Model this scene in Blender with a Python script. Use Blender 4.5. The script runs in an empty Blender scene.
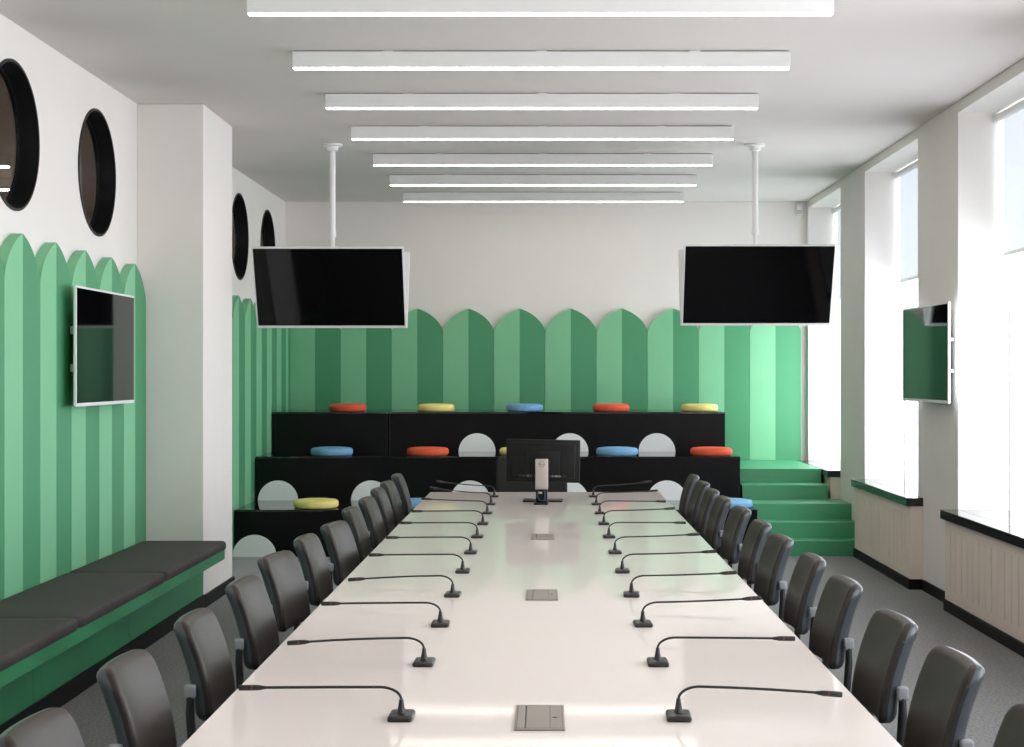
import bpy, bmesh, math, random
from mathutils import Vector, Matrix
random.seed(7)
SC = bpy.context.scene
COL = SC.collection
PI = math.pi
R = math.radians

# ------------------------------------------------------------------ materials
def srgb(r, g, b):
    f = lambda c: (c / 255 / 12.92) if c / 255 <= 0.04045 else ((c / 255 + 0.055) / 1.055) ** 2.4
    return (f(r), f(g), f(b), 1.0)

def mat(name, col, rough=0.5, metal=0.0, spec=0.5, var=0.0, vscale=8.0, bump=0.0, bscale=200.0, sheen=0.0, coat=0.0):
    m = bpy.data.materials.new(name); m.use_nodes = True
    nt = m.node_tree; b = nt.nodes['Principled BSDF']
    b.inputs['Base Color'].default_value = col
    b.inputs['Roughness'].default_value = rough
    b.inputs['Metallic'].default_value = metal
    b.inputs['Specular IOR Level'].default_value = spec
    if sheen:
        b.inputs['Sheen Weight'].default_value = sheen
        b.inputs['Sheen Roughness'].default_value = 0.4
    if coat:
        b.inputs['Coat Weight'].default_value = coat
        b.inputs['Coat Roughness'].default_value = 0.05
    tc = nt.nodes.new('ShaderNodeTexCoord')
    if var:
        n = nt.nodes.new('ShaderNodeTexNoise'); n.inputs['Scale'].default_value = vscale
        n.inputs['Detail'].default_value = 4
        nt.links.new(tc.outputs['Object'], n.inputs['Vector'])
        r = nt.nodes.new('ShaderNodeValToRGB')
        r.color_ramp.elements[0].position = 0.3; r.color_ramp.elements[1].position = 0.7
        r.color_ramp.elements[0].color = tuple(c * (1 - var) for c in col[:3]) + (1,)
        r.color_ramp.elements[1].color = tuple(min(1, c * (1 + var)) for c in col[:3]) + (1,)
        nt.links.new(n.outputs['Fac'], r.inputs['Fac'])
        nt.links.new(r.outputs['Color'], b.inputs['Base Color'])
    if bump:
        n2 = nt.nodes.new('ShaderNodeTexNoise'); n2.inputs['Scale'].default_value = bscale
        n2.inputs['Detail'].default_value = 3
        nt.links.new(tc.outputs['Object'], n2.inputs['Vector'])
        bp = nt.nodes.new('ShaderNodeBump'); bp.inputs['Strength'].default_value = bump
        bp.inputs['Distance'].default_value = 0.002
        nt.links.new(n2.outputs['Fac'], bp.inputs['Height'])
        nt.links.new(bp.outputs['Normal'], b.inputs['Normal'])
    return m

def emit(name, col, strength):
    m = bpy.data.materials.new(name); m.use_nodes = True
    nt = m.node_tree; nt.nodes.remove(nt.nodes['Principled BSDF'])
    e = nt.nodes.new('ShaderNodeEmission'); e.inputs['Color'].default_value = col
    e.inputs['Strength'].default_value = strength
    nt.links.new(e.outputs[0], nt.nodes['Material Output'].inputs['Surface'])
    return m

M = {}
M['wall'] = mat('white_wall_paint', srgb(234, 229, 225), 0.75, var=0.012, vscale=2.5, bump=0.15, bscale=120)
M['ceiling'] = mat('white_ceiling_paint', srgb(217, 210, 207), 0.85, var=0.01, vscale=1.5)
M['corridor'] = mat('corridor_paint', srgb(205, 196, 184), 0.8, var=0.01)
M['reveal'] = mat('radiator_cover_paint', srgb(234, 219, 208), 0.6, var=0.01, vscale=3)
M['green_light'] = mat('light_green_paint', srgb(126, 195, 149), 0.55, var=0.02, vscale=3, bump=0.1, bscale=90)
M['green_dark'] = mat('mid_green_paint', srgb(75, 151, 106), 0.55, var=0.02, vscale=3, bump=0.1, bscale=90)
M['green_step'] = mat('stair_green_paint', srgb(60, 152, 104), 0.42, spec=1.0, var=0.02, vscale=3)
M['green_bench'] = mat('bench_green_paint', srgb(58, 148, 100), 0.38, var=0.02, vscale=3)
M['black_top'] = mat('black_gloss_laminate', (0.006, 0.0058, 0.006, 1), 0.05, spec=0.8, var=0.1)
M['black_lam'] = mat('black_laminate', (0.004, 0.0037, 0.0042, 1), 0.28, spec=0.2, var=0.1, vscale=5)
M['black_trim'] = mat('black_trim_paint', (0.006, 0.0055, 0.006, 1), 0.5, spec=0.2, var=0.05)
M['sill'] = mat('black_stone_sill', (0.03, 0.03, 0.031, 1), 0.1, spec=0.4, var=0.2, vscale=60)
M['black_metal'] = mat('black_porthole_metal', (0.006, 0.006, 0.007, 1), 0.45, spec=0.3, var=0.05)
M['white_plastic'] = mat('white_tv_plastic', srgb(232, 232, 232), 0.4, var=0.01)
M['white_metal'] = mat('white_powder_coat', srgb(236, 235, 234), 0.4, var=0.01)
M['screen'] = mat('tv_screen_glass', (0.002, 0.002, 0.0025, 1), 0.06, spec=0.4, var=0.02)
M['pad_white'] = mat('white_half_round_board', srgb(246, 248, 248), 0.5, var=0.01)
M['cush_red'] = mat('orange_red_fabric', srgb(228, 90, 58), 0.8, var=0.05, vscale=60, bump=0.3, bscale=400)
M['cush_yellow'] = mat('yellow_fabric', srgb(242, 226, 138), 0.8, var=0.04, vscale=60, bump=0.3, bscale=400)
M['cush_blue'] = mat('blue_fabric', srgb(118, 168, 210), 0.8, var=0.05, vscale=60, bump=0.3, bscale=400)
M['bench_pad'] = mat('charcoal_bench_fabric', srgb(66, 60, 59), 0.75, var=0.08, vscale=30, bump=0.3, bscale=500)
M['leather'] = mat('charcoal_upholstery', srgb(53, 47, 42), 0.42, spec=0.3, var=0.05, vscale=25, bump=0.12, bscale=600)
M['shell'] = mat('grey_chair_shell', srgb(66, 69, 74), 0.32, var=0.03)
M['black_fabric'] = mat('black_chair_fabric', (0.011, 0.0105, 0.0105, 1), 0.7, spec=0.3, var=0.06)
M['hinge'] = mat('grey_hinge_plastic', srgb(135, 137, 140), 0.35, var=0.02)
M['chair_black'] = mat('black_chair_frame', (0.01, 0.01, 0.011, 1), 0.4, var=0.05)
M['table'] = mat('gloss_white_table_lacquer', srgb(230, 221, 215), 0.05, spec=0.09, var=0.008, vscale=2.0)
M['table_leg'] = mat('white_table_leg', srgb(215, 210, 206), 0.35, var=0.01)
M['mic'] = mat('black_microphone', (0.012, 0.011, 0.011, 1), 0.38, var=0.05)
M['mic_ring'] = mat('dull_red_ring', srgb(110, 52, 40), 0.4, var=0.05)
M['steel'] = mat('brushed_steel', srgb(150, 142, 136), 0.38, metal=0.7, var=0.03, vscale=40)
M['slot'] = mat('dark_slot', srgb(62, 57, 54), 0.5, var=0.03)
M['mon_black'] = mat('black_monitor_plastic', (0.005, 0.0048, 0.005, 1), 0.5, spec=0.25, bump=0.1, bscale=500, var=0.05)
M['mon_port'] = mat('monitor_port_recess', (0.004, 0.004, 0.005, 1), 0.5, var=0.05)
M['mon_silver'] = mat('silver_monitor_stand', srgb(188, 180, 174), 0.4, metal=0.25, var=0.02)
M['mon_dark'] = mat('dark_logo_ink', (0.03, 0.03, 0.032, 1), 0.4, var=0.02)
M['print'] = mat('white_label_print', srgb(190, 190, 190), 0.5, var=0.02)
M['cable'] = mat('dark_blue_cable', srgb(48, 66, 92), 0.4, var=0.05)

# carpet
m = bpy.data.materials.new('speckled_grey_carpet'); m.use_nodes = True
nt = m.node_tree; b = nt.nodes['Principled BSDF']; b.inputs['Roughness'].default_value = 0.9
b.inputs['Sheen Weight'].default_value = 0.4; b.inputs['Sheen Roughness'].default_value = 0.5
b.inputs['Specular IOR Level'].default_value = 0.2
tc = nt.nodes.new('ShaderNodeTexCoord')
n1 = nt.nodes.new('ShaderNodeTexNoise'); n1.inputs['Scale'].default_value = 75; n1.inputs['Detail'].default_value = 2
r1 = nt.nodes.new('ShaderNodeValToRGB')
r1.color_ramp.elements[0].position = 0.35; r1.color_ramp.elements[1].position = 0.68
r1.color_ramp.elements[0].color = srgb(44, 42, 42); r1.color_ramp.elements[1].color = srgb(116, 113, 114)
nt.links.new(tc.outputs['Object'], n1.inputs['Vector']); nt.links.new(n1.outputs['Fac'], r1.inputs['Fac'])
nt.links.new(r1.outputs['Color'], b.inputs['Base Color'])
bp = nt.nodes.new('ShaderNodeBump'); bp.inputs['Strength'].default_value = 0.6; bp.inputs['Distance'].default_value = 0.004
nt.links.new(n1.outputs['Fac'], bp.inputs['Height']); nt.links.new(bp.outputs['Normal'], b.inputs['Normal'])
M['carpet'] = m

# window glass : clear pane
m = bpy.data.materials.new('clear_window_glass'); m.use_nodes = True
nt = m.node_tree; nt.nodes.remove(nt.nodes['Principled BSDF'])
tr = nt.nodes.new('ShaderNodeBsdfTransparent'); gl = nt.nodes.new('ShaderNodeBsdfGlossy'); gl.inputs['Roughness'].default_value = 0.02
mx = nt.nodes.new('ShaderNodeMixShader'); mx.inputs[0].default_value = 0.05
nt.links.new(tr.outputs[0], mx.inputs[1]); nt.links.new(gl.outputs[0], mx.inputs[2])
nt.links.new(mx.outputs[0], nt.nodes['Material Output'].inputs['Surface'])
M['glass'] = m
# porthole glass : strongly reflective dark glass
m = bpy.data.materials.new('tinted_porthole_glass'); m.use_nodes = True
nt = m.node_tree; nt.nodes.remove(nt.nodes['Principled BSDF'])
tr = nt.nodes.new('ShaderNodeBsdfTransparent'); tr.inputs['Color'].default_value = (0.9, 0.9, 0.88, 1)
gl = nt.nodes.new('ShaderNodeBsdfGlossy'); gl.inputs['Roughness'].default_value = 0.02
mx = nt.nodes.new('ShaderNodeMixShader'); mx.inputs[0].default_value = 0.18
nt.links.new(tr.outputs[0], mx.inputs[1]); nt.links.new(gl.outputs[0], mx.inputs[2])
nt.links.new(mx.outputs[0], nt.nodes['Material Output'].inputs['Surface'])
M['dark_glass'] = m
# blind : translucent white fabric
m = bpy.data.materials.new('white_blind_fabric'); m.use_nodes = True
nt = m.node_tree; nt.nodes.remove(nt.nodes['Principled BSDF'])
df = nt.nodes.new('ShaderNodeBsdfDiffuse'); df.inputs['Color'].default_value = (0.85, 0.85, 0.86, 1)
tl = nt.nodes.new('ShaderNodeBsdfTranslucent'); tl.inputs['Color'].default_value = (0.8, 0.82, 0.84, 1)
mx = nt.nodes.new('ShaderNodeMixShader'); mx.inputs[0].default_value = 0.3
nt.links.new(df.outputs[0], mx.inputs[1]); nt.links.new(tl.outputs[0], mx.inputs[2])
nt.links.new(mx.outputs[0], nt.nodes['Material Output'].inputs['Surface'])
M['blind'] = m
M['corridor_lamp'] = emit('corridor_lamp_diffuser', (1.0, 0.92, 0.82, 1), 42.0)
M['lamp'] = emit('linear_lamp_diffuser', (1.0, 0.90, 0.81, 1), 14.0)

# ------------------------------------------------------------------ helpers
def obj(name, bm, m, parent=None, smooth=False, loc=None):
    me = bpy.data.meshes.new(name)
    bmesh.ops.recalc_face_normals(bm, faces=bm.faces)
    bm.to_mesh(me); bm.free()
    for mm in (m if isinstance(m, (list, tuple)) else [m]):
        me.materials.append(mm)
    if smooth:
        for p in me.polygons: p.use_smooth = True
        try: me.set_sharp_from_angle(angle=R(smooth if smooth is not True else 40))
        except Exception: pass
    o = bpy.data.objects.new(name, me); COL.objects.link(o)
    if parent is not None: o.parent = parent
    if loc is not None: o.location = loc
    return o

def thing(name, label, cat, loc=(0, 0, 0), rotz=0.0, group=None):
    o = bpy.data.objects.new(name, None); COL.objects.link(o)
    o.empty_display_size = 0.1
    o.location = loc; o.rotation_euler = (0, 0, rotz)
    return tag(o, label, cat, group)

def tag(o, label, cat, group=None):
    o['label'] = label; o['category'] = cat
    if group: o['group'] = group
    return o

def struct(name, bm, m, parent=None, smooth=False):
    o = obj(name, bm, m, parent, smooth)
    if parent is None: o['kind'] = 'structure'
    return o

def dup(root, loc, rotz, label, group=None):
    r = root.copy(); COL.objects.link(r)
    r.location = loc; r.rotation_euler = (root.rotation_euler[0], root.rotation_euler[1], rotz)
    r['label'] = label
    if group: r['group'] = group
    for ch in list(root.children):
        c = ch.copy(); COL.objects.link(c); c.parent = r
        for g in list(ch.children):
            d = g.copy(); COL.objects.link(d); d.parent = c
    return r

def box(bm, x0, x1, y0, y1, z0, z1, bev=0.0, seg=2, mi=0):
    t = bmesh.new()
    bmesh.ops.create_cube(t, size=1.0)
    for v in t.verts:
        v.co = Vector((x0 + (v.co.x + .5) * (x1 - x0), y0 + (v.co.y + .5) * (y1 - y0), z0 + (v.co.z + .5) * (z1 - z0)))
    if bev:
        bmesh.ops.bevel(t, geom=t.edges[:], offset=bev, segments=seg, affect='EDGES', profile=0.5)
    for f in t.faces: f.material_index = mi
    return merge(bm, t)

def merge(bm, t, mtx=None):
    if mtx is not None: bmesh.ops.transform(t, matrix=mtx, verts=t.verts)
    me = bpy.data.meshes.new('tmp'); t.to_mesh(me); t.free()
    bm.from_mesh(me); bpy.data.meshes.remove(me)
    return bm

def cyl(bm, p0, p1, r0, r1=None, seg=20, cap=True):
    p0, p1 = Vector(p0), Vector(p1); d = p1 - p0
    t = bmesh.new()
    bmesh.ops.create_cone(t, cap_ends=cap, segments=seg, radius1=r0, radius2=r0 if r1 is None else r1, depth=d.length)
    q = d.to_track_quat('Z', 'Y').to_matrix().to_4x4()
    return merge(bm, t, Matrix.Translation((p0 + p1) / 2) @ q)

def lathe(bm, prof, axis='Z', seg=40, centre=(0, 0, 0)):
    """prof: list of (r, h) revolved about an axis through centre"""
    rings = []
    c = Vector(centre)
    for r, h in prof:
        ring = []
        if r < 1e-6:
            p = Vector((0, 0, h)) if axis == 'Z' else Vector((h, 0, 0))
            ring = [bm.verts.new(c + p)]
        else:
            for i in range(seg):
                a = 2 * PI * i / seg
                p = Vector((r * math.cos(a), r * math.sin(a), h)) if axis == 'Z' else Vector((h, r * math.cos(a), r * math.sin(a)))
                ring.append(bm.verts.new(c + p))
        rings.append(ring)
    for a, b in zip(rings, rings[1:]):
        n = max(len(a), len(b))
        for i in range(n):
            j = (i + 1) % n
            if len(a) == 1 and len(b) == 1: continue
            if len(a) == 1: bm.faces.new((a[0], b[i], b[j]))
            elif len(b) == 1: bm.faces.new((a[i], a[j], b[0]))
            else: bm.faces.new((a[i], a[j], b[j], b[i]))
    return bm

def tube(bm, pts, radii, seg=12):
    pts = [Vector(p) for p in pts]
    if not isinstance(radii, (list, tuple)): radii = [radii] * len(pts)
    rings = []; up = None
    for i, p in enumerate(pts):
        d = (pts[min(i + 1, len(pts) - 1)] - pts[max(i - 1, 0)]).normalized()
        if up is None: up = d.orthogonal().normalized()
        up = (up - d * up.dot(d)).normalized(); s = d.cross(up)
        rings.append([bm.verts.new(p + radii[i] * (math.cos(2 * PI * k / seg) * up + math.sin(2 * PI * k / seg) * s)) for k in range(seg)])
    for a, b in zip(rings, rings[1:]):
        for k in range(seg):
            bm.faces.new((a[k], a[(k + 1) % seg], b[(k + 1) % seg], b[k]))
    bm.faces.new(rings[0][::-1]); bm.faces.new(rings[-1])
    return bm

def prism(bm, pts, thick_axis, a, b, mi=0):
    """closed polygon of 2D pts extruded along an axis from a to b"""
    def P(u, v, w):
        return {'X': (w, u, v), 'Y': (u, w, v), 'Z': (u, v, w)}[thick_axis]
    A = [bm.verts.new(P(u, v, a)) for u, v in pts]; B = [bm.verts.new(P(u, v, b)) for u, v in pts]
    fs = [bm.faces.new(A), bm.faces.new(B[::-1])]
    n = len(pts)
    for i in range(n):
        fs.append(bm.faces.new((A[i], A[(i + 1) % n], B[(i + 1) % n], B[i])))
    for f in fs: f.material_index = mi
    return bm

# ------------------------------------------------------------------ dimensions
F = 1530.0; CX = 546.0; CY = 374.0; HC = 1.55
XW = 2.71          # both side walls
YB = 15.90         # back wall
YF = -2.0          # wall behind the camera
ZC = 3.34          # ceiling

# ------------------------------------------------------------------ room shell
bm = bmesh.new(); box(bm, -6.4, 3.2, YF - .1, 17.2, -0.12, 0.0); struct('floor', bm, M['carpet'])
bm = bmesh.new(); box(bm, -6.4, 3.2, YF - .1, 17.2, ZC, ZC + .15); struct('ceiling', bm, M['ceiling'])
bm = bmesh.new(); box(bm, -2.91, 3.2, YB, YB + .2, 0.0, ZC); box(bm, -3.1, -2.91, YB, 17.1, 0, ZC); struct('wall_back', bm, M['wall'])
bm = bmesh.new(); box(bm, -3.1, 3.2, YF - .1, YF, 0.0, ZC); struct('wall_front', bm, M['wall'])

# left wall with round openings
PORT_Z = 2.765; PORT_R = 0.376
PORTS = [7.79, 9.24, 13.53, 14.90]
bm = bmesh.new()
def quad(bm, x, y0, y1, z0, z1):
    vs = [bm.verts.new((x, y, z)) for y, z in ((y0, z0), (y1, z0), (y1, z1), (y0, z1))]
    bm.faces.new(vs)
S = 0.46; edges_y = YF
for c in PORTS:
    quad(bm, -XW, edges_y, c - S, 0, ZC)
    quad(bm, -XW, c - S, c + S, 0, PORT_Z - S)
    quad(bm, -XW, c - S, c + S, PORT_Z + S, ZC)
    n = 64; ci = []; sq = []; co = []
    for i in range(n):
        a = 2 * PI * i / n; ca, sa = math.cos(a), math.sin(a); k = S / max(abs(ca), abs(sa))
        ci.append(bm.verts.new((-XW, c + PORT_R * ca, PORT_Z + PORT_R * sa)))
        sq.append(bm.verts.new((-XW, c + k * ca, PORT_Z + k * sa)))
        co.append(bm.verts.new((-XW - .125, c + PORT_R * ca, PORT_Z + PORT_R * sa)))
    for i in range(n):
        j = (i + 1) % n
        bm.faces.new((ci[i], ci[j], sq[j], sq[i])); bm.faces.new((ci[i], ci[j], co[j], co[i]))
    edges_y = c + S
quad(bm, -XW, edges_y, YB, 0, ZC)
edges_y = YF
for c in PORTS:
    quad(bm, -XW - .125, edges_y, c - S, 0, ZC); quad(bm, -XW - .125, c - S, c + S, 0, PORT_Z - S); quad(bm, -XW - .125, c - S, c + S, PORT_Z + S, ZC)
    n = 64; ci = []; sq = []
    for i in range(n):
        a = 2 * PI * i / n; ca, sa = math.cos(a), math.sin(a); k = S / max(abs(ca), abs(sa))
        ci.append(bm.verts.new((-XW - .125, c + PORT_R * ca, PORT_Z + PORT_R * sa))); sq.append(bm.verts.new((-XW - .125, c + k * ca, PORT_Z + k * sa)))
    for i in range(n):
        j = (i + 1) % n; bm.faces.new((ci[i], ci[j], sq[j], sq[i]))
    edges_y = c + S
quad(bm, -XW - .125, edges_y, YB, 0, ZC)
bmesh.ops.remove_doubles(bm, verts=bm.verts, dist=1e-5)
struct('wall_left', bm, M['wall'])
for i, c in enumerate(PORTS):
    t = bpy.data.objects.new('window_%d' % (i + 7), None); COL.objects.link(t); t.location = (-XW, c, PORT_Z); t['kind'] = 'structure'
    bm = bmesh.new()
    lathe(bm, [(.3745, -.112), (.3745, .0), (.384, .0), (.384, .006), (.374, .009), (.369, .006), (.369, -.09), (.361, -.092), (.361, -.112), (.3745, -.112)], 'X', 72)
    obj('window_frame', bm, M['black_metal'], t, smooth=50)
    bm = bmesh.new(); lathe(bm, [(0, -.106), (.3605, -.106), (.3605, -.098), (0, -.098)], 'X', 72)
    obj('pane', bm, M['dark_glass'], t)

# the corridor behind the round windows
bm = bmesh.new()
box(bm, -6.3, -6.2, 4.9, 17.1, 0, ZC); box(bm, -6.2, -2.84, 4.9, 5.0, 0, ZC); box(bm, -6.2, -3.1, 17.0, 17.1, 0, ZC)
struct('wall_corridor', bm, M['corridor'])
# right wall with deep window niches
NICHES = [(14.08, 15.80), (11.15, 13.00), (8.20, 10.06), (5.25, 7.10), (2.30, 4.15), (-0.65, 1.20)]  # the nearer half are unseen windows, added for their daylight
NT = 3.268; SILL = 0.60; XO = 3.12
bm = bmesh.new()
ys = [YB + .0]
for a, b_ in NICHES: ys += [b_, a]
ys.append(YF)
for k in range(0, len(ys), 2):
    box(bm, XW, XO, ys[k + 1], ys[k], 0, ZC)
for a, b_ in NICHES:
    box(bm, XW, XO, a, b_, 0, SILL); box(bm, XW, XO, a, b_, NT, ZC)
struct('wall_right', bm, M['wall'])
for i, (a, b_) in enumerate(NICHES):
    t = bpy.data.objects.new('window_%d' % (i + 1), None); COL.objects.link(t); t.location = (3.06, (a + b_) / 2, SILL); t['kind'] = 'structure'
    w = (b_ - a) / 2 - .002; h = NT - SILL - .002
    bm = bmesh.new(); fw = .014
    box(bm, -.012, .012, -w, -w + fw, 0, h, .004); box(bm, -.012, .012, w - fw, w, 0, h, .004)
    box(bm, -.012, .012, -w + fw, w - fw, 0.0, fw, .004); box(bm, -.012, .012, -w + fw, w - fw, h - fw, h, .004)
    box(bm, -.012, .012, -.04, .04, fw, h - fw, .004)
    obj('window_frame', bm, M['white_plastic'], t)
    bm = bmesh.new(); box(bm, -.004, .004, -w + fw, w - fw, fw, h - fw); obj('pane', bm, M['glass'], t)
    # daylight portal of the opening
    ld = bpy.data.lights.new('daylight_portal', 'AREA'); ld.shape = 'RECTANGLE'; ld.size = NT - SILL; ld.size_y = b_ - a
    ld.cycles.is_portal = True
    lo = bpy.data.objects.new('daylight_portal', ld); COL.objects.link(lo)
    lo.location = (3.115, (a + b_) / 2, (SILL + NT) / 2); lo.rotation_euler = (0, R(90), 0)

# pillar on the left
bm = bmesh.new(); box(bm, -XW, -2.27, 10.14, 11.07, 0, ZC, .004, 1)
struct('pillar', bm, M['wall'])
# skirtings
bm = bmesh.new()
box(bm, -2.27, -2.256, 10.13, 11.084, 0, .085); box(bm, -XW, -2.27, 11.07, 11.084, 0, .085)
struct('baseboard_left', bm, M['black_trim'])
bm = bmesh.new()
prev = 13.03
for (y0, y1) in ((13.005, 13.025), (10.07, 10.97), (YF, 8.18)):
    box(bm, XW - .014, XW, y0, y1, 0, .075)
struct('baseboard_right', bm, M['black_trim'])

# ------------------------------------------------------------------ radiator covers with sills
def radiator_cover(y0, y1, label, inn=.003):
    L = y1 - y0
    t = thing('radiator_cover', label, 'radiator cover', (2.62, y0, 0), 0, 'boxed radiators under the windows')
    D = XW - 2.62
    bm = bmesh.new()
    zb, zt = .075, .60
    g0, g1 = .145, .53
    n = int((L - .14) / .13)
    off = (L - (n - 1) * .13) / 2
    gs = [off + .13 * k for k in range(n)]
    # back board and rails, boards between the grooves
    box(bm, .014, D - .002, 0, L, zb, zt)
    box(bm, 0, .014, 0, L, zb, g0); box(bm, 0, .014, 0, L, g1, zt)
    e = 0.0
    for g in gs:
        box(bm, 0, .014, e, g - .007, g0, g1); e = g + .007
    box(bm, 0, .014, e, L, g0, g1)
    obj('front_panel', bm, M['reveal'], t)
    bm = bmesh.new(); box(bm, -.012, D - .002, -.0, L, 0, .075, .003, 1)
    obj('plinth', bm, M['black_trim'], t)
    bm = bmesh.new(); box(bm, -.03, D - .0, -.012, L + .012, .60, .66, .004, 2)
    box(bm, D, 3.03 - 2.62, inn, L - .003, .6005, .66)
    obj('sill', bm, M['sill'], t)
    return t
radiator_cover(14.09, 15.79, 'cream grooved radiator cover with black sill behind the green stairs')
radiator_cover(11.00, 12.985, 'cream grooved radiator cover with black sill in front of the green stairs', .155)
radiator_cover(8.215, 10.045, 'cream grooved radiator cover with black sill, largest and nearest at the right edge')

# ------------------------------------------------------------------ roller blinds
BL = ['white roller blind half lowered in the window beside the green stairs, farthest of three',
      'white roller blind half lowered in the window behind the wall television, middle of three',
      'white roller blind half lowered in the largest window at the right edge, nearest of three']
for i, (a, b_) in enumerate(NICHES[:3]):
    w = b_ - a
    t = thing('roller_blind', BL[i], 'blind', (2.975, (a + b_) / 2, NT), 0, 'roller blinds in the windows')
    h = w / 2 - .012
    bm = bmesh.new(); cyl(bm, (0, -h, -.035), (0, h, -.035), .026, seg=24); obj('roller', bm, M['white_plastic'], t, smooth=True)
    bm = bmesh.new(); box(bm, .024, .0255, -h + .02, h - .02, -.925, -.03); obj('fabric', bm, M['blind'], t)
    bm = bmesh.new(); box(bm, .017, .032, -h + .02, h - .02, -.95, -.925, .004); obj('bottom_bar', bm, M['white_plastic'], t)
    for s in (-1, 1):
        bm = bmesh.new(); box(bm, -.03, .03, min(s * h, s * (h + .01)), max(s * h, s * (h + .01)), -.07, -.001, .002, 1); obj('bracket', bm, M['white_plastic'], t)

# ------------------------------------------------------------------ green arched boards
def board_mesh(w, z0, spring, apex, th):
    bm = bmesh.new(); n = 14; T = R(68); T0 = R(14)
    hw = w / 2 - .0012
    arc = []
    for i in range(n + 1):
        a = T0 + (T - T0) * i / n
        arc.append((-hw + hw * (math.cos(T0) - math.cos(a)) / (math.cos(T0) - math.cos(T)), spring + (apex - spring) * (math.sin(a) - math.sin(T0)) / (math.sin(T) - math.sin(T0))))
    left = [(0, z0), (-hw, z0)] + arc
    right = [(-x, z) for x, z in left][::-1]
    prism(bm, left, 'Y', 0, th, 0); prism(bm, right, 'Y', 0, th, 1)
    return bm
GM = [M['green_light'], M['green_dark']]
ORD = ['first', 'second', 'third', 'fourth', 'fifth', 'sixth', 'seventh', 'eighth', 'ninth', 'tenth', 'eleventh', 'twelfth']
PW = .53
b0 = obj('arched_board', board_mesh(PW, .004, 2.0, 2.228, .048), GM)
for k in range(10):
    o = b0 if k == 0 else b0.copy()
    if k: COL.objects.link(o)
    o.location = (-2.658 + PW * (k + .5), YB - .05, 0)
    tag(o, 'two-tone green round-topped board on the back wall, %s from the left corner' % ORD[k], 'wall board', 'green boards on the back wall')
b1 = obj('arched_board', board_mesh(PW, .004, 2.03, 2.262, .058), GM)
ends = [10.136 - PW * k for k in range(9)]
for k, ye in enumerate(ends):
    o = b1 if k == 0 else b1.copy()
    if k: COL.objects.link(o)
    o.location = (-2.65, ye - PW / 2, 0); o.rotation_euler = (0, 0, R(90))
    tag(o, 'two-tone green round-topped board behind the bench, %s from the white pillar' % ORD[k], 'wall board', 'green boards behind the bench')
b2 = obj('arched_board', board_mesh(PW, .004, 2.0, 2.228, .058), GM)
for k in range(7):
    o = b2 if k == 0 else b2.copy()
    if k: COL.objects.link(o)
    o.location = (-2.65, 15.59 - PW * (k + .5), 0); o.rotation_euler = (0, 0, R(90))
    tag(o, 'two-tone green round-topped board on left wall past the pillar, %s from the back corner' % ORD[k + 1], 'wall board', 'green boards past the pillar')
o = obj('arched_board', board_mesh(.255, .004, 2.06, 2.2, .058), GM)
o.location = (-2.65, 15.59 + .1275, 0); o.rotation_euler = (0, 0, R(90))
tag(o, 'narrow green board on left wall past the pillar, first from the back corner', 'wall board', 'green boards past the pillar')

# ------------------------------------------------------------------ bench with cushions
t = thing('built_in_bench', 'long green built-in bench with overhanging seat along left wall boards', 'bench', (-2.65, 2.0, 0))
bm = bmesh.new(); box(bm, 0, .545, 0, 8.03, .335, .405, .004, 1); obj('seat_board', bm, M['green_bench'], t)
bm = bmesh.new()
for y0, y1 in ((0, 1.66), (1.664, 3.21), (3.214, 4.77), (4.774, 6.33), (6.334, 8.13)):
    box(bm, 0, .38, y0, y1, .09, .335)
obj('front_panel', bm, M['green_bench'], t)
bm = bmesh.new(); box(bm, 0, .392, 0, 8.13, 0, .09); obj('plinth', bm, M['black_trim'], t)
def soft_slab(x0, x1, y0, y1, z0, z1, r=.02, puff=.008, rc=.05):
    bm = bmesh.new()
    nx, ny = 12, 24
    def outline(inset, z):
        a0, a1, c0, c1 = x0 + inset, x1 - inset, y0 + inset, y1 - inset
        rr = max(rc - inset, .005); pts = []
        for cx, cy, s in ((a1 - rr, c1 - rr, 0), (a0 + rr, c1 - rr, 90), (a0 + rr, c0 + rr, 180), (a1 - rr, c0 + rr, 270)):
            for i in range(7):
                a = R(s + 15 * i); pts.append(bm.verts.new((cx + rr * math.cos(a), cy + rr * math.sin(a), z)))
        return pts
    rings = [outline(.004, z0), outline(0, z0 + .006)]
    for i in range(6):
        a = R(90 * i / 5); rings.append(outline(r * (1 - math.cos(a)), z1 - puff - r + r * math.sin(a)))
    rings.append(outline(r + .05, z1 - puff * .4)); rings.append(outline(r + .12, z1))
    for A, B in zip(rings, rings[1:]):
        n = len(A)
        for i in range(n): bm.faces.new((A[i], A[(i + 1) % n], B[(i + 1) % n], B[i]))
    bm.faces.new(rings[0][::-1]); bm.faces.new(rings[-1])
    return bm
CB = [10.05, 8.44, 6.88, 5.32, 3.76]
CLAB = ['flat charcoal bench cushion against the white pillar', 'flat charcoal bench cushion, second from the white pillar',
        'flat charcoal bench cushion, third from the white pillar at the photo edge', 'flat charcoal bench cushion, fourth from the white pillar']
for k in range(4):
    y1, y0 = CB[k], CB[k + 1]
    o = obj('bench_cushion', soft_slab(0, .556, 0, y1 - y0 - .006, 0, .06), M['bench_pad'], smooth=50, loc=(-2.648, y0 + .003, .4052))
    tag(o, CLAB[k], 'cushion', 'charcoal cushions on the bench')

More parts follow.
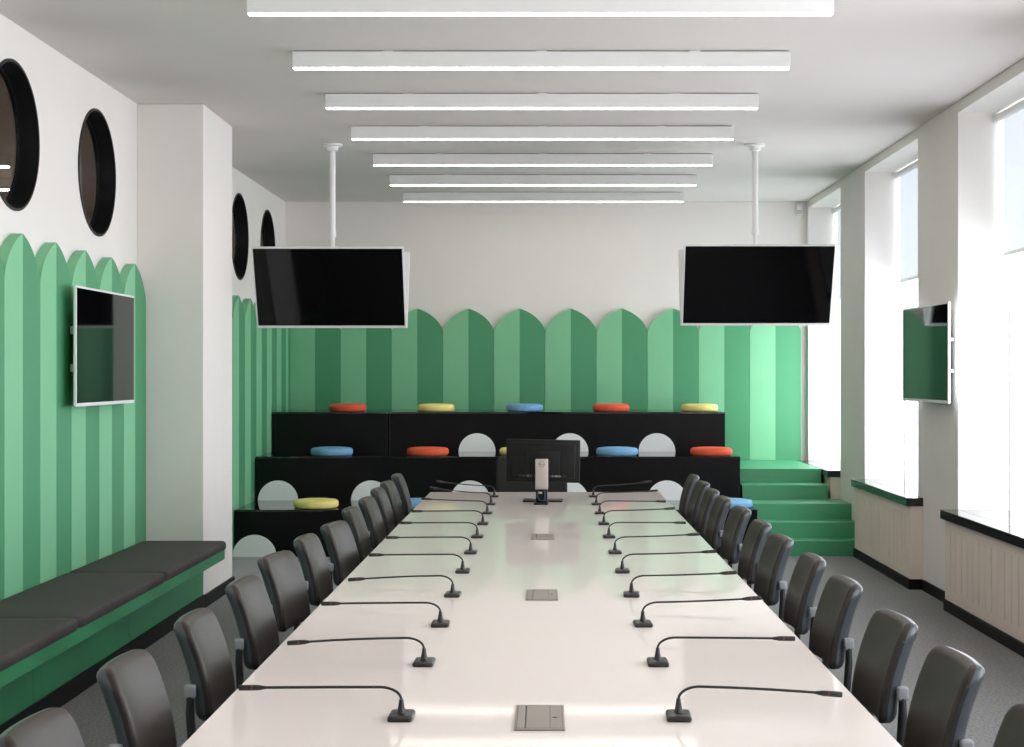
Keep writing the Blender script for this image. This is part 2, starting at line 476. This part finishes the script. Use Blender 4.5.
# ------------------------------------------------------------------ black seating tiers
def half_disc(bm, xc, z0, r, y0, y1):
    n = 40
    prism(bm, [(xc + r * math.cos(PI * i / n), z0 + r * math.sin(PI * i / n)) for i in range(n + 1)], 'Y', y0, y1)
def tier(label, x0, x1, y0, y1, z, discs, zd, r):
    t = thing('seating_tier', label, 'seating tier', ((x0 + x1) / 2, y0, 0), 0, 'black stepped seating blocks')
    w = (x1 - x0) / 2
    bm = bmesh.new(); box(bm, -w, w, 0.0, y1 - y0, 0, z - .018)
    obj('carcass', bm, M['black_lam'], t)
    bm = bmesh.new(); box(bm, -w, w, -.003, y1 - y0, z - .018, z, .002, 1)
    obj('top_board', bm, M['black_top'], t)
    for d in discs:
        bm = bmesh.new(); half_disc(bm, d - (x0 + x1) / 2, zd, r, -.006, 0.0)
        h = obj('half_round_panel', bm, M['pad_white'], t); h['label'] = 'white half-round panel'
    return t
tier('lowest black seating tier in front with one white half-round at its left end', -2.638, 1.79, 12.96, 13.903, .40, [-2.469], .001, .187)
tier('middle black seating tier with white half-round panels, behind the lowest tier', -2.638, 1.765, 13.91, 14.753, .80, [-2.436, -1.59, -.69, .205, 1.10], .4003, .182)
tier('top black seating tier against the back wall with three white half-rounds', -1.518, 1.728, 14.765, 15.845, 1.184, [-.665, .231, 1.07], .8003, .178)
tier('plain black seating block at left end of the top tier below orange cushion', -2.638, -1.526, 14.757, 15.845, 1.184, [], .8, .18)

def cushion_mesh(r, h):
    bm = bmesh.new(); e = .028
    prof = [(0, 0), (r - e, 0)]
    for i in range(1, 7): a = R(90 * i / 6); prof.append((r - e + e * math.sin(a), e - e * math.cos(a)))
    for i in range(0, 7): a = R(90 * i / 6); prof.append((r - e + e * math.cos(a), h - e + e * math.sin(a)))
    prof += [(r * .7, h + .004), (0, h + .006)]
    return lathe(bm, prof, 'Z', 56)
proto = {}
def seat_cushion(colour, X, Y, Z, r, label):
    key = (colour, r)
    if key in proto:
        o = proto[key].copy(); COL.objects.link(o)
    else:
        o = obj('round_cushion', cushion_mesh(r, .071), M['cush_' + colour], smooth=60); proto[key] = o
    o.location = (X, Y, Z)
    tag(o, label, 'cushion', 'round cushions on the black tiers')
cw = {'red': 'orange-red', 'yellow': 'yellow', 'blue': 'blue'}
seat_cushion('red', -1.935, 14.945, 1.184, .181, 'orange-red round cushion on the top tier, left of the yellow ones')
seat_cushion('yellow', -1.075, 14.96, 1.184, .181, 'yellow round cushion on the top tier between orange-red and blue cushions')
seat_cushion('blue', -.21, 14.96, 1.184, .181, 'blue round cushion on the top tier, above the desk monitor')
seat_cushion('red', .635, 14.96, 1.184, .181, 'orange-red round cushion on the top tier between blue and yellow cushions')
seat_cushion('yellow', 1.50, 14.96, 1.184, .181, 'yellow round cushion at right end of the top tier')
seat_cushion('blue', -1.975, 14.11, .80, .193, 'blue round cushion at left end of the middle tier')
seat_cushion('red', -1.09, 14.11, .80, .193, 'orange-red round cushion on middle tier left of a white half-round panel')
seat_cushion('yellow', -.235, 14.11, .80, .193, 'yellow round cushion on middle tier mostly hidden behind the desk monitor')
seat_cushion('blue', .655, 14.11, .80, .193, 'blue round cushion on middle tier right of the desk monitor')
seat_cushion('red', 1.523, 14.11, .80, .193, 'orange-red round cushion at right end of the middle tier')
seat_cushion('yellow', -1.978, 13.16, .40, .193, 'yellow round cushion at left end of the lowest tier')
seat_cushion('blue', -1.09, 13.16, .40, .193, 'blue round cushion on lowest tier peeking out behind the left chairs')
seat_cushion('blue', 1.583, 13.16, .40, .193, 'blue round cushion at right end of lowest tier beside the green stairs')

# ------------------------------------------------------------------ green stairs
t = thing('stairs', 'green painted stairs rising to a small landing beside the black tiers', 'stairs', (1.80, 13.03, 0))
steps = [(13.03, 13.27, .13, 2.705), (13.27, 13.55, .265, 2.705), (13.55, 14.04, .402, 2.705), (14.04, 14.36, .531, 2.585), (14.36, 15.845, .66, 2.585)]
for i, (y0, y1, z, x1) in enumerate(steps):
    bm = bmesh.new(); box(bm, 0, x1 - 1.80, y0 - 13.03 + .0004, y1 - 13.03, 0.0, z, .003, 1)
    obj('landing' if i == 4 else 'step', bm, M['green_step'], t)

# ------------------------------------------------------------------ ceiling lights
LY = [7.163, 8.443, 9.718, 11.005, 12.386, 13.70, 15.01, 5.87, 4.57, 3.27]  # trailing entries are unseen lights, added to brighten the near chairs
LL = ['first', 'second', 'third', 'fourth', 'fifth', 'sixth', 'seventh']
lt = None
for k, y in enumerate(LY):
    lab = ('white linear ceiling light, %s from the top edge of the photo' % LL[k]) if k < 7 else 'unseen linear ceiling light added overhead, %s towards the near end of the room' % LL[k - 7]
    if lt is None:
        lt = thing('ceiling_light', lab, 'ceiling light', (-.026, y + .04, 3.240), 0, 'linear lights across the ceiling')
        H = 1.378
        bm = bmesh.new(); box(bm, -H, H, -.026, .026, .006, .094, .003, 2); obj('housing', bm, M['white_metal'], lt)
        bm = bmesh.new(); box(bm, -H + .004, H - .004, -.018, .018, -.001, .0065, .003, 2); obj('diffuser', bm, M['lamp'], lt)
        for x in (-.85, -.0, .85):
            bm = bmesh.new(); box(bm, x - .03, x + .03, -.02, .02, .0935, .107); obj('mounting_clip', bm, M['white_metal'], lt)
    else:
        dup(lt, (-.026, y + .04, 3.240), 0, lab)

for y, lab in ((12.44, 'bright linear ceiling light in the corridor, upper one seen through the largest round window'), (14.0, 'bright linear ceiling light in the corridor, lower one seen through the largest round window'),
               (9.6, 'unseen linear light added to brighten the corridor behind the second round window'), (7.0, 'unseen linear light added to brighten the corridor behind the largest round window')):  # both lights on this line are unseen, added to brighten the corridor
    t = thing('corridor_light', lab, 'ceiling light', (-5.42, y, 3.233), 0, 'corridor ceiling lights')
    bm = bmesh.new(); box(bm, -.7, 1.06, -.03, .03, .006, .107, .003, 2); obj('housing', bm, M['white_metal'], t)
    bm = bmesh.new(); box(bm, -.69, 1.05, -.025, .025, -.004, .0065, .002, 1); obj('diffuser', bm, M['corridor_lamp'], t)

# ------------------------------------------------------------------ televisions
TT = .046
def tv(label, loc, rot, group, k=1.0):
    TW, TH = 1.18 * k, .667 * k
    t = thing('television', label, 'television', loc, 0, group); t.rotation_euler = rot
    bm = bmesh.new(); box(bm, -TW / 2, TW / 2, 0, .016, -TH / 2, TH / 2, .003, 2)
    box(bm, -TW / 2 + .12, TW / 2 - .12, .015, .046, -TH / 2 + .03, TH / 2 - .12, .012, 3)
    obj('housing', bm, M['white_plastic'], t)
    bm = bmesh.new(); box(bm, -TW / 2 + .012, TW / 2 - .012, -.0015, .002, -TH / 2 + .02, TH / 2 - .013)
    obj('screen', bm, M['screen'], t)
    return t
TA = R(22)
for s, px, zc, nm in ((-1, -1.663, 2.211, 'left'), (1, 1.63, 2.23, 'right')):
    tv('black television hanging from the ceiling on the %s pole, facing the table' % nm, (px, 11.975 - .22, zc), (TA, 0, 0), 'televisions on ceiling poles', .982)
    tv('television hanging back to back behind the %s ceiling television, white edge showing' % nm, (px, 12.305 - .22, zc), (TA, 0, PI), 'televisions on ceiling poles', .982)
    mt = thing('tv_ceiling_mount', 'white ceiling pole carrying the two back to back televisions at %s' % nm, 'tv mount', (px, 12.14 - .22, ZC), 0, 'television poles')
    zb = zc - ZC
    bm = bmesh.new(); lathe(bm, [(0, 0), (.075, 0), (.075, -.014), (.045, -.022), (.04, -.05), (.03, -.055), (0, -.055)], 'Z', 32); obj('flange', bm, M['white_metal'], mt, smooth=40)
    bm = bmesh.new(); cyl(bm, (0, 0, -.05), (0, 0, zb + .42), .023, seg=28); cyl(bm, (0, 0, zb + .43), (0, 0, zb + .02), .018, seg=28); obj('pole', bm, M['white_metal'], mt, smooth=True)
    bm = bmesh.new(); cyl(bm, (0, 0, zb + .405), (0, 0, zb + .45), .028, seg=28); obj('collar', bm, M['white_metal'], mt, smooth=True)
    bm = bmesh.new(); box(bm, -.22, .22, -.017, .017, zb - .06, zb + .02, .003, 1); box(bm, -.2, -.16, -.045, .045, zb - .075, zb + .0, .003, 1); box(bm, .16, .2, -.045, .045, zb - .075, zb + .0, .003, 1); obj('bracket', bm, M['white_metal'], mt)
# wall screens
def wall_tv(label, loc, rz, gap, e=-.56):
    t = tv(label, loc, (0, 0, rz), 'televisions on the side walls')
    bm = bmesh.new()
    for z in (-.12, .09): box(bm, e, .45, TT - .001, gap - .006, z - .012, z + .012, .002, 1)
    for z in (-.12, .09): box(bm, e - .018, e + .01, .0155, gap - .008, z - .022, z + .022, .002, 1)
    obj('bracket_rail', bm, M['white_metal'], t)
    bm = bmesh.new(); box(bm, -.2, .2, gap - .006, gap - .0005, -.16, .14, .001, 1); obj('wall_plate', bm, M['white_metal'], t)
    return t
wall_tv('television with white rim on the green boards above the bench', (-2.57, 8.96, 1.703), R(90), .08, -.45)
wall_tv('television with white rim on the window wall reflecting the green boards', (2.615, 10.58, 1.69), R(-89), .088)

# motion detector in the corner
t = thing('motion_detector', 'small white motion detector high in the back right corner', 'motion detector', (2.625, 15.895, 3.25))
bm = bmesh.new(); box(bm, -.033, .033, -.045, 0, -.06, .06, .012, 3); obj('casing', bm, M['white_plastic'], t, smooth=40)
bm = bmesh.new(); box(bm, -.024, .024, -.049, -.044, -.045, .0, .004, 2); obj('lens', bm, M['print'], t)

# ------------------------------------------------------------------ conference table
TX0, TX1, TY0, TY1, TZ = -.795, .775, 2.45, 10.5, .74
t = thing('conference_table', 'long glossy white conference table with microphones down both sides', 'table', ((TX0 + TX1) / 2, 2.45, 0))
w = (TX1 - TX0) / 2
bm = bmesh.new()
secs = [0, 8.05]
for a, b_ in zip(secs, secs[1:]): box(bm, -w, w, a + .0006, b_ - .0006, TZ - .03, TZ, .0015, 1)
obj('tabletop', bm, M['table'], t)
for y in (.35, 2.68, 5.36, 7.7):
    for x in (-.42, .42):
        bm = bmesh.new(); box(bm, x - .03, x + .03, y - .03, y + .03, 0, TZ - .08, .004); obj('leg', bm, M['table_leg'], t)
bm = bmesh.new(); box(bm, -.45, .45, .32, 7.73, TZ - .08, TZ - .03, .003, 1); obj('apron', bm, M['table_leg'], t)

# cable boxes
lt = None
for k, (yc, lab) in enumerate(((3.60, 'grey metal cable box in the white table, nearest and largest'), (5.60, 'grey metal cable box in the white table, middle of three'), (7.60, 'grey metal cable box in the white table, farthest, in front of the monitor'))):
    if lt is None:
        lt = thing('table_cable_box', lab, 'cable box', (-.015, yc, TZ), 0, 'cable boxes in the table')
        bm = bmesh.new(); W, D = .058, .13; o_, i_ = (W, D), (W - .005, D - .012)
        box(bm, -W, W, -D, -D + .012, .0003, .004, .001, 1); box(bm, -W, W, D - .012, D, .0003, .004, .001, 1)
        box(bm, -W, -W + .005, -D + .012, D - .012, .0003, .004); box(bm, W - .005, W, -D + .012, D - .012, .0003, .004)
        box(bm, -W + .004, W - .004, -D + .011, D - .011, .0003, .001, mi=1)
        obj('frame', bm, [M['steel'], M['slot']], lt)
        bm = bmesh.new(); box(bm, -W + .006, -.0345, -D + .013, D - .013, .001, .0045, .0008, 1); obj('cover', bm, M['steel'], lt)
        bm = bmesh.new(); box(bm, -.031, .0235, -D + .013, D - .013, .001, .0045, .0008, 1); obj('lid', bm, M['steel'], lt)
        bm = bmesh.new(); box(bm, .0245, W - .006, -D + .013, D - .013, .001, .0045, .0008, 1); o = obj('lid', bm, M['steel'], lt)
        bm = bmesh.new(); cyl(bm, (.036, -.01, .0044), (.036, -.01, .0049), .006, seg=20); obj('finger_mark', bm, M['slot'], o)
    else:
        dup(lt, (-.015, yc, TZ), 0, lab)

# gooseneck microphones  (arm runs along local +X)
def make_mic(label, drop):
    t = thing('gooseneck_microphone', label, 'microphone', (0, 0, 0), 0, 'gooseneck microphones on the table')
    bm = bmesh.new()
    pts0 = (.030, .046, 0.0004); rings = []
    for (hx, hy, z) in ((.027, .044, .0004), (.029, .046, .003), (.029, .046, .008), (.0265, .043, .0118), (.022, .038, .0135)):
        ring = []; rc = .008
        for cx, cy, s in ((hx - rc, hy - rc, 0), (-hx + rc, hy - rc, 90), (-hx + rc, -hy + rc, 180), (hx - rc, -hy + rc, 270)):
            for i in range(5):
                a = R(s + 22.5 * i); ring.append(bm.verts.new((cx + rc * math.cos(a), cy + rc * math.sin(a), z)))
        rings.append(ring)
    for A, B in zip(rings, rings[1:]):
        n = len(A)
        for i in range(n): bm.faces.new((A[i], A[(i + 1) % n], B[(i + 1) % n], B[i]))
    bm.faces.new(rings[0][::-1]); bm.faces.new(rings[-1])
    base = obj('base', bm, M['mic'], t, smooth=35)
    bm = bmesh.new(); box(bm, -.008, .008, -.034, -.024, .013, .0148, .001, 1); obj('button', bm, M['slot'], base)
    bm = bmesh.new(); tube(bm, [(0, .004, .0125), (0, .004, .020), (0, .004, .036), (0, .004, .046)], [.0105, .009, .0062, .0050], 16); obj('boot', bm, M['mic'], t, smooth=50)
    # curve : up, bend over, run out
    pts = [(0, .004, .04)]
    rr = .05; z0 = .044
    zt = .074
    for i in range(1, 13):
        a = R(90 * i / 12); pts.append((rr * (1 - math.cos(a)), .004, z0 + (zt - z0) * math.sin(a)))
    n = 10
    for i in range(1, n + 1):
        f = i / n; pts.append((rr + (.322 - rr) * f, .004, zt + drop * f * f * .6 + drop * .4 * f))
    bm = bmesh.new(); tube(bm, pts, .0033, 10); obj('gooseneck', bm, M['mic'], t, smooth=60)
    ze = zt + drop; sl = drop * 1.6 / .26
    bm = bmesh.new()
    cp = [(.320 + d, .004, ze + sl * d) for d in (0, .012, .020, .060, .063)]
    tube(bm, cp, [.0036, .0058, .0068, .0070, .0058], 16); cap = obj('microphone_head', bm, M['mic'], t, smooth=50)
    bm = bmesh.new(); tube(bm, [(.320 + d, .004, ze + sl * d) for d in (.030, .033)], .0073, 16); obj('indicator_ring', bm, M['mic_ring'], cap)
    return t
MY = [3.60, 4.27, 4.93, 5.585, 6.25, 6.91, 7.58, 8.24, 8.87, 9.48, 10.08]
protos = None
for side in (-1, 1):
    for k, y in enumerate(MY):
        lab = 'black gooseneck microphone on the %s half of white table, %s from the near end' % ('left' if side < 0 else 'right', ORD[k])
        bx = -.34 if side < 0 else .312
        if protos is None:
            protos = [make_mic(lab, -.002)]
            for d in (-.012, .009, .022): protos.append(make_mic('', d))
            used = set()
        # right arms rise a little towards their tips, left ones stay level or droop
        if side < 0: pi_ = [0, 1, 0, 1, 0, 0, 0, 0, 2, 3, 3][k]
        else: pi_ = [1, 0, 2, 2, 2, 2, 0, 2, 0, 2, 3][k]
        rz = (PI if side < 0 else 0) + R(random.uniform(-2.5, 2.5))
        if k == 9 and side < 0: rz += R(-4)
        if pi_ not in used:
            used.add(pi_); o = protos[pi_]; o['label'] = lab; o.location = (bx, y, TZ); o.rotation_euler = (0, 0, rz)
        else:
            dup(protos[pi_], (bx, y, TZ), rz, lab)

# ------------------------------------------------------------------ desk monitor (seen from behind)
t = thing('monitor', 'black desk monitor seen from behind on silver stand at the far table end', 'monitor', (-.025, 9.62, TZ), R(-3))
bm = bmesh.new(); zb, zt, hw = .127, .396, .233
box(bm, -hw, hw, .03, .052, zb, zt, .004, 2)
box(bm, -hw + .03, hw - .03, .012, .031, zb + .03, zt - .02, .008, 3)
box(bm, -.11, .11, .0, .014, zb + .05, zt - .07, .006, 2)
hs = obj('housing', bm, M['mon_black'], t, smooth=30); hs.rotation_euler = (0, R(1.0), 0)
bm = bmesh.new(); box(bm, -.15, .15, .0105, .0125, zb + .032, zb + .05); pr = obj('port_strip', bm, M['mon_port'], hs)
bm = bmesh.new()
for x, w_ in ((.06, .006), (.07, .004), (.082, .010), (.094, .012), (.108, .008), (-.075, .004), (-.092, .004)):
    for z in (zb + .037, zb + .042): box(bm, x - w_ / 2, x + w_ / 2, .0098, .0106, z, z + .003)
obj('rating_label', bm, M['print'], hs)
bm = bmesh.new(); box(bm, -hw + .008, hw - .008, .0515, .0528, zb + .016, zt - .008); obj('screen', bm, M['screen'], t)
bm = bmesh.new(); box(bm, -.04, .04, -.045, -.012, .085, .278, .006, 2)
sc = obj('stand_column', bm, M['mon_silver'], t, smooth=30); sc['label'] = 'silver stand column'
# round maker's mark on the column
bm = bmesh.new()
n = 40; ro, ri = .0185, .0165; zc = .245; yl = -.0456
A = [[bm.verts.new((r * math.cos(2 * PI * i / n), y, zc + r * math.sin(2 * PI * i / n))) for i in range(n)] for r, y in ((ro, -.0449), (ro, yl), (ri, yl), (ri, -.0449))]
for a, b_ in zip(A, A[1:]):
    for i in range(n): bm.faces.new((a[i], a[(i + 1) % n], b_[(i + 1) % n], b_[i]))
obj('logo_ring', bm, M['mon_dark'], sc)
bm = bmesh.new()
def stroke(x0, z0, x1, z1, w=.0016):
    d = Vector((x1 - x0, 0, z1 - z0)); nrm = Vector((-d.z, 0, d.x)).normalized() * w / 2
    ps = [(x0 + nrm.x, z0 + nrm.z), (x0 - nrm.x, z0 - nrm.z), (x1 - nrm.x, z1 - nrm.z), (x1 + nrm.x, z1 + nrm.z)]
    prism(bm, ps, 'Y', yl, -.0449)
h = .0045
x = -.0135      # D
stroke(x, zc - h, x, zc + h); stroke(x, zc + h, x + .003, zc + h); stroke(x, zc - h, x + .003, zc - h); stroke(x + .003, zc + h, x + .0052, zc); stroke(x + .0052, zc, x + .003, zc - h)
ex, ez = -.0035, zc   # slanted E
def rot(px, pz, a=R(38)): return (ex + px * math.cos(a) - pz * math.sin(a), ez + px * math.sin(a) + pz * math.cos(a))
for a_, b_ in (((-.0028, -h), (-.0028, h)), ((-.0028, h), (.003, h)), ((-.0028, 0), (.0026, 0)), ((-.0028, -h), (.003, -h))):
    p, q = rot(*a_), rot(*b_); stroke(p[0], p[1], q[0], q[1])
for x in (.003, .0092):   # L L
    stroke(x, zc - h, x, zc + h); stroke(x, zc - h, x + .0045, zc - h)
obj('logo_letters', bm, M['mon_dark'], sc)
bm = bmesh.new(); box(bm, -.036, .036, -.06, -.014, .009, .088, .005, 2); obj('stand_neck', bm, M['mon_black'], t, smooth=30)
bm = bmesh.new(); box(bm, -.125, .125, .04, .2, .0005, .011, .004, 2); box(bm, -.044, .044, -.165, .045, .0005, .01, .003, 2); obj('stand_base', bm, M['mon_black'], t, smooth=30)
bm = bmesh.new()
tube(bm, [(-.02, -.062, .08), (-.026, -.068, .05), (-.012, -.072, .022), (.012, -.07, .018), (.03, -.064, .03)], .0035, 8)
tube(bm, [(.02, -.062, .082), (.024, -.068, .05), (.016, -.071, .02), (.036, -.066, .014)], .003, 8)
obj('cable', bm, M['cable'], t, smooth=60)
bm = bmesh.new(); box(bm, -.018, .004, -.0615, -.059, .062, .074, .001, 1); obj('cable_clip', bm, M['print'], t)
bm = bmesh.new(); box(bm, -.05, .05, -.013, .012, .2, .27, .004, 2); obj('mounting_plate', bm, M['mon_black'], t)

# ------------------------------------------------------------------ chairs (local: sitter looks towards +X)
def pad(bm, W, z0, z1, prof, thick, rt, rb, rho, cu, off=0.0, nu=18, nv=20, rho_b=None, P0=None):
    rho_f, rho_b = rho, (rho if rho_b is None else rho_b)
    Z0, Z1 = P0 or (z0, z1)
    rows = []
    H = z1 - z0
    vs = sorted(set([0.0, .012, .035, .07, .11] + [.11 + .78 * i / nv for i in range(nv + 1)] + [.93, .965, .988, 1.0]))
    us = [-1, -.985, -.955, -.91] + [-.85 + 1.7 * i / nu for i in range(nu + 1)] + [.91, .955, .985, 1]
    for sgn in (0, 1):
        g = []
        for v in vs:
            z = z0 + v * H; w = W / 2
            if z > z1 - rt: w -= rt - math.sqrt(max(0, rt * rt - (z - (z1 - rt)) ** 2))
            if z < z0 + rb: w -= rb - math.sqrt(max(0, rb * rb - ((z0 + rb) - z) ** 2))
            row = []
            for u in us:
                y = u * w
                d = min(w - abs(y), z - z0, z1 - z)
                rho = (rho_f, rho_b)[sgn]
                e = 0 if d >= rho else rho - math.sqrt(max(0, rho * rho - (rho - d) ** 2))
                e = min(e, thick * .96)
                x = prof((z - Z0) / (Z1 - Z0)) + cu * (y / (W / 2)) ** 2 + off
                x = x - e if sgn == 0 else x - thick + e
                row.append(bm.verts.new((x, y, z)))
            g.append(row)
        rows.append(g)
    for g in rows:
        for a, b_ in zip(g, g[1:]):
            for i in range(len(a) - 1): bm.faces.new((a[i], a[i + 1], b_[i + 1], b_[i]))
    f, k = rows
    nv_, nu_ = len(f), len(f[0])
    for j in range(nv_ - 1):
        for i in (0, nu_ - 1): bm.faces.new((f[j][i], f[j + 1][i], k[j + 1][i], k[j][i]))
    for i in range(nu_ - 1):
        for j in (0, nv_ - 1): bm.faces.new((f[j][i], f[j][i + 1], k[j][i + 1], k[j][i]))
    return bm

def make_chair(label, group, W=.318, z0=.592, z1=.866, name='conference_chair', lm=None, sm=None):
    lm = lm or M['leather']; sm = sm or M['shell']
    t = thing(name, label, 'chair', (0, 0, 0), 0, group)
    k = (z1 - z0) / .27
    prof = lambda v: -.186 - .010 * v * k - .062 * v * v * k
    bm = bmesh.new(); pad(bm, W, z0, z1, prof, .02, .036, .03, .012, .018, rho_b=0)
    obj('backrest', bm, lm, t, smooth=60)
    bm = bmesh.new(); pad(bm, W + .0016, z0 + .012, z1 - .034, prof, .010, .012, .012, 0, .018, off=-.0125, P0=(z0, z1))
    obj('edge_band', bm, M['chair_black'], t, smooth=60)
    bm = bmesh.new(); pad(bm, W, z0, z1, prof, .032, .036, .03, 0, .018, off=-.0195, rho_b=.030)
    obj('back_shell', bm, sm, t, smooth=60)
    zh = z0 + .085
    for s in (-1, 1):
        bm = bmesh.new(); xh = prof((zh - z0) / (z1 - z0)) - .034
        y = s * (W / 2 - .004)
        box(bm, xh - .02, xh + .012, min(y - s * .004, y + s * .018), max(y - s * .004, y + s * .018), zh - .016, zh + .022, .007, 3)
        hg = obj('hinge', bm, M['hinge'], t, smooth=40)
        bm = bmesh.new()
        tube(bm, [(xh - .004, y + s * .008, zh - .006), (xh - .004, y + s * .008, zh - .06), (xh + .002, y + s * .007, zh - .15), (xh + .02, y + s * .004, .46), (xh + .06, y - s * .0, .418), (xh + .12, y - s * .02, .408), (xh + .2, y - s * .02, .405)], [.010, .0125, .0125, .0125, .012, .0115, .0115], 10)
        obj('back_support', bm, M['chair_black'], t, smooth=60)
    bm = bmesh.new()
    merge(bm, soft_slab(-.21, .23, -.215, .215, .42, .475, r=.022, puff=.006, rc=.06)); obj('seat', bm, M['leather'], t, smooth=60)
    bm = bmesh.new(); merge(bm, soft_slab(-.195, .215, -.2, .2, .395, .42, r=.006, puff=.001, rc=.05)); obj('seat_pan', bm, M['chair_black'], t, smooth=60)
    for sx in (-1, 1):
        for sy in (-1, 1):
            bm = bmesh.new()
            tube(bm, [(sx * .16, sy * .175, .40), (sx * .18, sy * .19, .25), (sx * .2, sy * .2, .012), (sx * .2, sy * .2, .0)], [.0125, .0125, .0115, .0115], 12)
            l = obj('leg', bm, M['chair_black'], t, smooth=60)
    return t
# centre of each backrest along the table
NL = [3.06, 3.73, 4.41, 5.13, 5.83, 6.50, 7.06, 7.88, 8.50, 9.20, 9.78, 10.50]
NR = [3.10, 3.77, 4.37, 5.14, 5.80, 6.50, 7.14, 7.88, 8.55, 9.11, 9.75, 10.42]
RL = [2, 1, 0, 3, 9, 2, 8, 1, 2, 1, 2, -1]
RR = [-2, -2, -3, -2, 0, -3, -1, -3, -1, 0, -2, 1]
XL = [.765, .768, .756, .761, .784, .768, .732, .753, .746, .761, .766, .768]
XR = [.765, .768, .757, .765, .770, .760, .765, .770, .755, .752, .762, .765]
ch = None
for side in (-1, 1):
    for k in range(12):
        lab = 'charcoal padded conference chair on the %s side of the table, %s from the near end' % ('left' if side < 0 else 'right', ORD[k])
        y = (NL if side < 0 else NR)[k] - .055
        rz = (R(-RL[k]) if side < 0 else PI + R(-RR[k]))
        X = -XL[k] + .014 if side < 0 else XR[k] - .028
        if ch is None:
            ch = make_chair(lab, 'conference chairs along the table'); ch.location = (X, y, 0); ch.rotation_euler = (0, 0, rz)
        else:
            dup(ch, (X, y, 0), rz, lab)
hc = make_chair('black high-backed chair at the far head of the table behind the monitor', None, W=.50, z0=.60, z1=.965, name='head_chair', lm=M['black_fabric'], sm=M['chair_black'])
hc.location = (-.1, 10.62, 0); hc.rotation_euler = (0, 0, R(-90))

# ------------------------------------------------------------------ camera, sky, view
cd = bpy.data.cameras.new('camera'); cam = bpy.data.objects.new('camera', cd); COL.objects.link(cam)
cam.location = (0, 0, HC); cam.rotation_euler = (R(90), 0, 0)
cd.sensor_fit = 'HORIZONTAL'; cd.sensor_width = 36.0
cd.lens = 36.0 * F / 1024.0
cd.shift_x = -(CX - 512.0) / 1024.0
cd.shift_y = (CY - 373.5) / 1024.0
cd.clip_start = 0.05; cd.clip_end = 200
SC.camera = cam

w = bpy.data.worlds.new('bright_overcast_sky'); SC.world = w; w.use_nodes = True
bg = w.node_tree.nodes['Background']; bg.inputs['Color'].default_value = (0.88, 0.94, 1.0, 1); bg.inputs['Strength'].default_value = 7.2

SC.view_settings.view_transform = 'Standard'; SC.view_settings.look = 'None'
SC.view_settings.exposure = 0.2; SC.view_settings.gamma = 1.0
try: SC.view_settings.use_curve_mapping = False
except Exception: pass
cy = SC.cycles
cy.max_bounces = 12; cy.diffuse_bounces = 7; cy.glossy_bounces = 5; cy.transparent_max_bounces = 12
cy.use_denoising = True
cy.sample_clamp_indirect = 8.0
cy.caustics_reflective = False; cy.caustics_refractive = False
